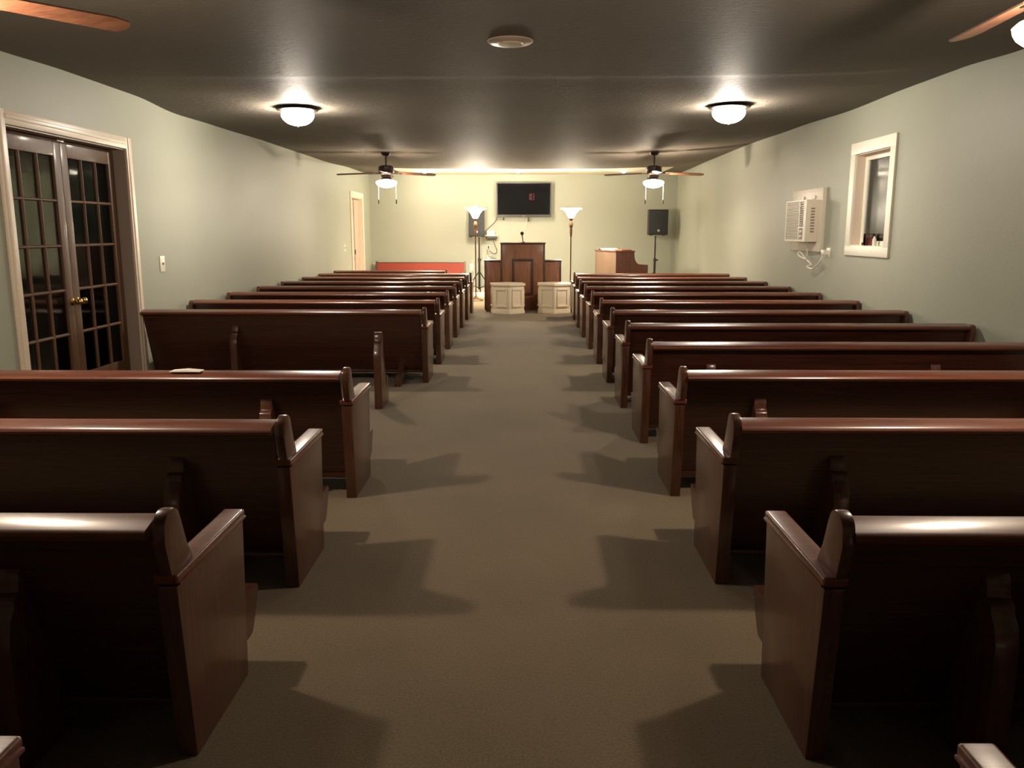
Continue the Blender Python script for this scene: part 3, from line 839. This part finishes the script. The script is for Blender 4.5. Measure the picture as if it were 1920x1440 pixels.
sh = empty('wall_shelf', (-.775, YB, 1.40)); tag(sh, 'small pale shelf on the end wall beside the left speaker', 'shelf')
MB().box(-.15, .15, -.20, 0, -.012, .012).build('board', M['white'], sh, bevel=.003)
MB().box(-.14, .14, -.19, -.175, -.075, -.012).build('front_rail', M['bezel'], sh, bevel=.003)
for x in (-.12, .12): MB().prism([(0, -.012), (-.17, -.012), (0, -.13)], x - .01, x + .01, 'x').build('bracket', M['white'], sh)
o = MB().box(-.10, .10, -.07, .07, 0, .10).build('router_box', M['white'], bevel=.012, loc=(-.79, YB - .11, 1.413)); tag(o, 'white electronic box sitting on the small wall shelf', 'box')

def wall_plate(name, loc, axis, lab, kind='outlet', w=.075, h=.12, plug=None):
    r = empty(name, loc); tag(r, lab, kind)
    if axis == 'y':
        MB().box(-w / 2, w / 2, -.008, 0, -h / 2, h / 2).build('plate', M['white'], r, bevel=.003)
        if kind == 'outlet':
            for z in (-.027, .027): MB().box(-.012, .012, -.010, -.007, z - .012, z + .012).build('socket', M['ivory_dark'], r)
        if plug: MB().box(-.02, .02, -.045, -.006, .0, .05).build('plug', M['black'], r, bevel=.006)
    else:
        s = axis
        x0, x1 = sorted((0, s * .008))
        MB().box(x0, x1, -w / 2, w / 2, -h / 2, h / 2).build('plate', M['white'], r, bevel=.003)
        if kind == 'switch':
            x0, x1 = sorted((s * .008, s * .022))
            MB().box(x0, x1, -.008, .008, -.010, .014).build('toggle', M['ivory_dark'], r, bevel=.002)
wall_plate('wall_outlet', (-.856, YB, 1.10), 'y', 'wall outlet with a black plug below the small shelf', plug=True)
wall_plate('wall_outlet', (-.856, YB, .86), 'y', 'empty wall outlet above the left wing of the lectern')
wall_plate('wall_outlet', (-1.28, YB, .62), 'y', 'large white wall plate right of the red pew', kind='wall plate', w=.10, h=.17)
wall_plate('light_switch', (-XW, 8.76, 1.165), 1, 'white light switch on the left wall beside the french doors', kind='switch', w=.115, h=.165)
wall_plate('light_switch', (-XW, 17.85, 1.155), 1, 'white light switch on the left wall before the far door', kind='switch', w=.10, h=.15)

# ------------------------------------------------------------------ speakers on stands
def speaker(x, y, zb, rz, lab, w=.43, h=.60):
    r = empty('loudspeaker', (x, y, zb), rz); tag(r, lab, 'speaker', 'black loudspeakers on tripod stands')
    MB().prism([(-w / 2, -.16), (w / 2, -.16), (w / 2 * .78, .17), (-w / 2 * .78, .17)], 0, h, 'z').build('cabinet', M['black'], r, bevel=.012)
    MB().box(-w / 2 + .012, w / 2 - .012, -.172, -.158, .025, h - .02).build('grille', M['cloth'], r, bevel=.004)
    MB().lathe([(0, 0), (.036, 0), (.030, .010), (0, .013)], 18, M_=Matrix.Translation((0, -.172, .105)) @ Matrix.Rotation(R(90), 4, 'X')).build('badge', M['steel'], r)
    for s in (-1, 1): MB().box(s * .15 - .03, s * .15 + .03, -.12, -.04, -.014, 0).build('foot', M['black'], r, bevel=.003)
def stand(x, y, zt, rz, lab):
    r = empty('speaker_stand', (x, y, 0), rz); tag(r, lab, 'stand', 'black tripod speaker stands')
    MB().tube([(0, 0, .12), (0, 0, .82)], .026, 12).build('lower_tube', M['blackmetal'], r)
    MB().tube([(0, 0, .70), (0, 0, zt)], .018, 12).build('pole', M['blackmetal'], r)
    MB().tube([(0, 0, .78), (0, 0, .86)], .034, 12).build('collar', M['black'], r)
    MB().tube([(.03, 0, .82), (.085, 0, .82)], .018, 8).build('knob', M['black'], r)
    MB().tube([(0, 0, .10), (0, 0, .16)], .034, 10).build('hub', M['black'], r)
    for k in range(3):
        a = R(30 + 120 * k); c, s = math.cos(a), math.sin(a)
        MB().tube([(.02 * c, .02 * s, .52), (.42 * c, .42 * s, .012)], .014, 8).build('leg', M['blackmetal'], r)
        MB().tube([(.02 * c, .02 * s, .13), (.24 * c, .24 * s, .235)], .009, 6).build('brace', M['blackmetal'], r)
speaker(-1.115, 20.45, 1.38, R(0), 'black loudspeaker left of the television, half behind the dazzling lamp', w=.385, h=.64)
stand(-1.065, 20.45, 1.364, R(60), 'black tripod stand under the left loudspeaker')
speaker(3.235, 20.45, 1.417, R(7), 'black loudspeaker in the right front corner', w=.48, h=.605)
stand(3.215, 20.45, 1.401, R(20), 'black tripod stand under the right corner loudspeaker')

# low cream box behind the left lamp
o = MB().box(-.30, .30, -.10, .10, 0, .14).build('cream_box', M['cream'], bevel=.01, loc=(-.98, 18.85, 0)); tag(o, 'low cream box on the carpet behind the left floor lamp', 'box')

# ------------------------------------------------------------------ piano
ax = math.atan2(.23, .973)
pn = empty('upright_piano', (2.0, 18.0, 0), ax); tag(pn, 'brown upright piano turned side-on in front of the right corner', 'piano')
# local: x = towards keyboard, y = length away from the viewer
LP = 1.42
MB().box(0.0, .03, .03, LP - .03, .04, 1.06).build('back_panel', M['piano_back'], pn, bevel=.003)
MB().box(.03, .38, .03, LP - .03, .04, 1.06).build('case', M['piano'], pn)
prof = [(0, 0), (.36, 0), (.36, .50), (.66, .50), (.735, .58), (.735, .79), (.55, .80)] + [(.55 - .13 * math.sin(t), .80 + .20 * (1 - math.cos(t))) for t in [R(q) for q in (20, 40, 60, 75, 90)]] + [(.415, 1.065), (0, 1.065)]
for y0, y1 in ((0, .03), (LP - .03, LP)):
    MB().prism(prof, y0, y1, 'y').build('end_panel', M['piano'], pn, bevel=.004)
MB().box(-.015, .43, -.015, LP + .015, 1.065, 1.092).build('lid', M['piano'], pn, bevel=.006)
MB().box(.38, .72, .03, LP - .03, .56, .70).build('key_bed', M['piano'], pn, bevel=.004)
MB().box(.42, .73, .03, LP - .03, .70, .775).build('fallboard', M['piano'], pn, bevel=.01)
f = MB()
for (x0, x1, z0, z1) in ((.06, .075, .12, .96), (.325, .34, .12, .96), (.06, .34, .95, .965), (.06, .34, .12, .135)):
    f.box(x0, x1, -.008, .002, z0, z1)
f.build('panel_moulding', M['piano'], pn, bevel=.002)
for y in (.02, LP - .08): MB().tube([(.68, y + .02, 0), (.68, y + .02, .50)], [.022, .034], 10).build('leg', M['piano'], pn)
# papers and book on the piano
def piano_pt(x, y, z):
    c, s = math.cos(ax), math.sin(ax)
    return (2.0 + c * x - s * y, 18.0 + s * x + c * y, z)
pts = [(-.16, .0), (-.10, .012), (0, .035), (.10, .018), (.16, .002)]
b = MB(); b.prism(pts + [(x, z + .004) for x, z in reversed(pts)], -.2, .2, 'x')
o = b.build('open_sheet_music', M['paper'], loc=piano_pt(.18, 1.05, 1.093), rot=ax); tag(o, 'curled white sheet music at the far end of the piano lid', 'paper')
o = MB().box(-.14, .14, -.18, .18, 0, .012).build('loose_papers', M['paper'], loc=piano_pt(.2, .60, 1.093), rot=ax + .2); tag(o, 'white papers lying in the middle of the piano lid', 'paper')
o = MB().box(-.12, .12, -.16, .16, 0, .022).build('red_songbook', M['redbook'], bevel=.003, loc=piano_pt(.25, .22, 1.093), rot=ax + .1); tag(o, 'red songbook on the near end of the piano lid', 'book')

# ------------------------------------------------------------------ air conditioner
ac = empty('air_conditioner', (3.78, 11.2, 1.245)); tag(ac, 'beige window air conditioner on a board in the right wall', 'air conditioner')
MB().box(-.03, .02, -.54, .65, 0, .80).build('mounting_board', M['ivory'], ac, bevel=.004)
# body: front at local x = -.19 ; y from -.42 (near) to .40 (far) ; z .125 - .655
y0, y1, z0, z1, xf = -.42, .40, .125, .655, -.185
b = MB(); b.box(xf + .012, -.03, y0, y1, z0, z1); b.build('body', M['ivory'], ac, bevel=.008)
f = MB()
f.box(xf, xf + .014, y0, y0 + .10, z0, z1)                       # right hand stile
f.box(xf, xf + .014, y1 - .03, y1, z0, z1)
f.box(xf, xf + .014, y0 + .10, y1 - .03, z1 - .02, z1)
f.box(xf, xf + .014, y0 + .10, y1 - .03, z0, z0 + .03)
f.box(xf, xf + .014, y0 + .245, y0 + .285, z0 + .03, z1 - .02)
f.box(xf, xf + .014, y0 + .10, y0 + .245, z0 + .17, z0 + .19)
f.build('front_frame', M['ivory'], ac, bevel=.002, seg=1)
MB().box(xf + .010, xf + .0125, y0 + .10, y0 + .245, z0 + .19, z1 - .02).build('outlet_recess', M['black'], ac)
MB().box(xf + .008, xf + .0125, y0 + .285, y1 - .03, z0 + .03, z1 - .02).build('grille_backing', M['ivory_dark'], ac)
g = MB(); n = 24
for k in range(n):
    z = z0 + .032 + (z1 - z0 - .054) * k / n
    g.prism([(xf + .010, z), (xf + .0, z + .004), (xf, z + .011), (xf + .010, z + .015)], y0 + .285, y1 - .03, 'y')
o = g.build('grille_slats', M['ivory'], ac, smooth=False); o['kind'] = 'stuff'
g = MB(); n = 11
for k in range(n):
    z = z0 + .20 + (z1 - z0 - .235) * k / n
    g.prism([(xf + .011, z), (xf - .004, z + .010), (xf - .004, z + .015), (xf + .011, z + .006)], y0 + .125, y0 + .245, 'y')
o = g.build('outlet_louvers', M['ivory'], ac, smooth=False); o['kind'] = 'stuff'
MB().box(xf + .006, xf + .0125, y0 + .10, y0 + .245, z0 + .03, z0 + .17).build('control_recess', M['ivory_dark'], ac)
for dz in (.07, .13): MB().lathe([(0, 0), (.022, 0), (.018, .018), (0, .018)], 14, M_=Matrix.Translation((xf + .006, y0 + .16, z0 + dz)) @ Matrix.Rotation(R(-90), 4, 'Y')).build('dial', M['white'], ac)
s = MB()
for k in range(9): s.box(-.125, -.075, y0 - .004, y0 + .002, z0 + .12 + k * .036, z0 + .12 + k * .036 + .018)
o = s.build('side_louvers', M['ivory_dark'], ac, smooth=False); o['kind'] = 'stuff'
for yy in (-.30, .12): MB().box(-.05, -.03, yy, yy + .10, z1 + .012, z1 + .055).build('top_bracket', M['ivory'], ac, bevel=.003)
cp = [(3.64, 10.90, 1.395), (3.68, 10.93, 1.331), (3.70, 10.96, 1.239), (3.70, 10.98, 1.148), (3.70, 11.20, 1.226), (3.70, 11.34, 1.223), (3.70, 11.24, 1.175), (3.71, 11.0, 1.139), (3.70, 10.88, 1.117), (3.70, 10.77, 1.077),
      (3.70, 10.95, 1.055), (3.71, 10.76, 1.032), (3.72, 10.60, 1.094), (3.74, 10.53, 1.166), (3.755, 10.53, 1.235)]
MB().tube([(p - Vector((3.78, 11.2, 1.245))) for p in smooth_path(cp, 5)], .009, 6).build('power_cord', M['white'], ac)
r = empty('wall_outlet', (XW, 10.46, 1.245)); tag(r, 'white outlet with adaptor block beside the air conditioner cord', 'outlet')
MB().box(-.008, 0, -.06, .06, -.055, .055).build('plate', M['white'], r, bevel=.003)
MB().box(-.07, -.008, .0, .09, -.03, .03).build('adaptor', M['white'], r, bevel=.008)
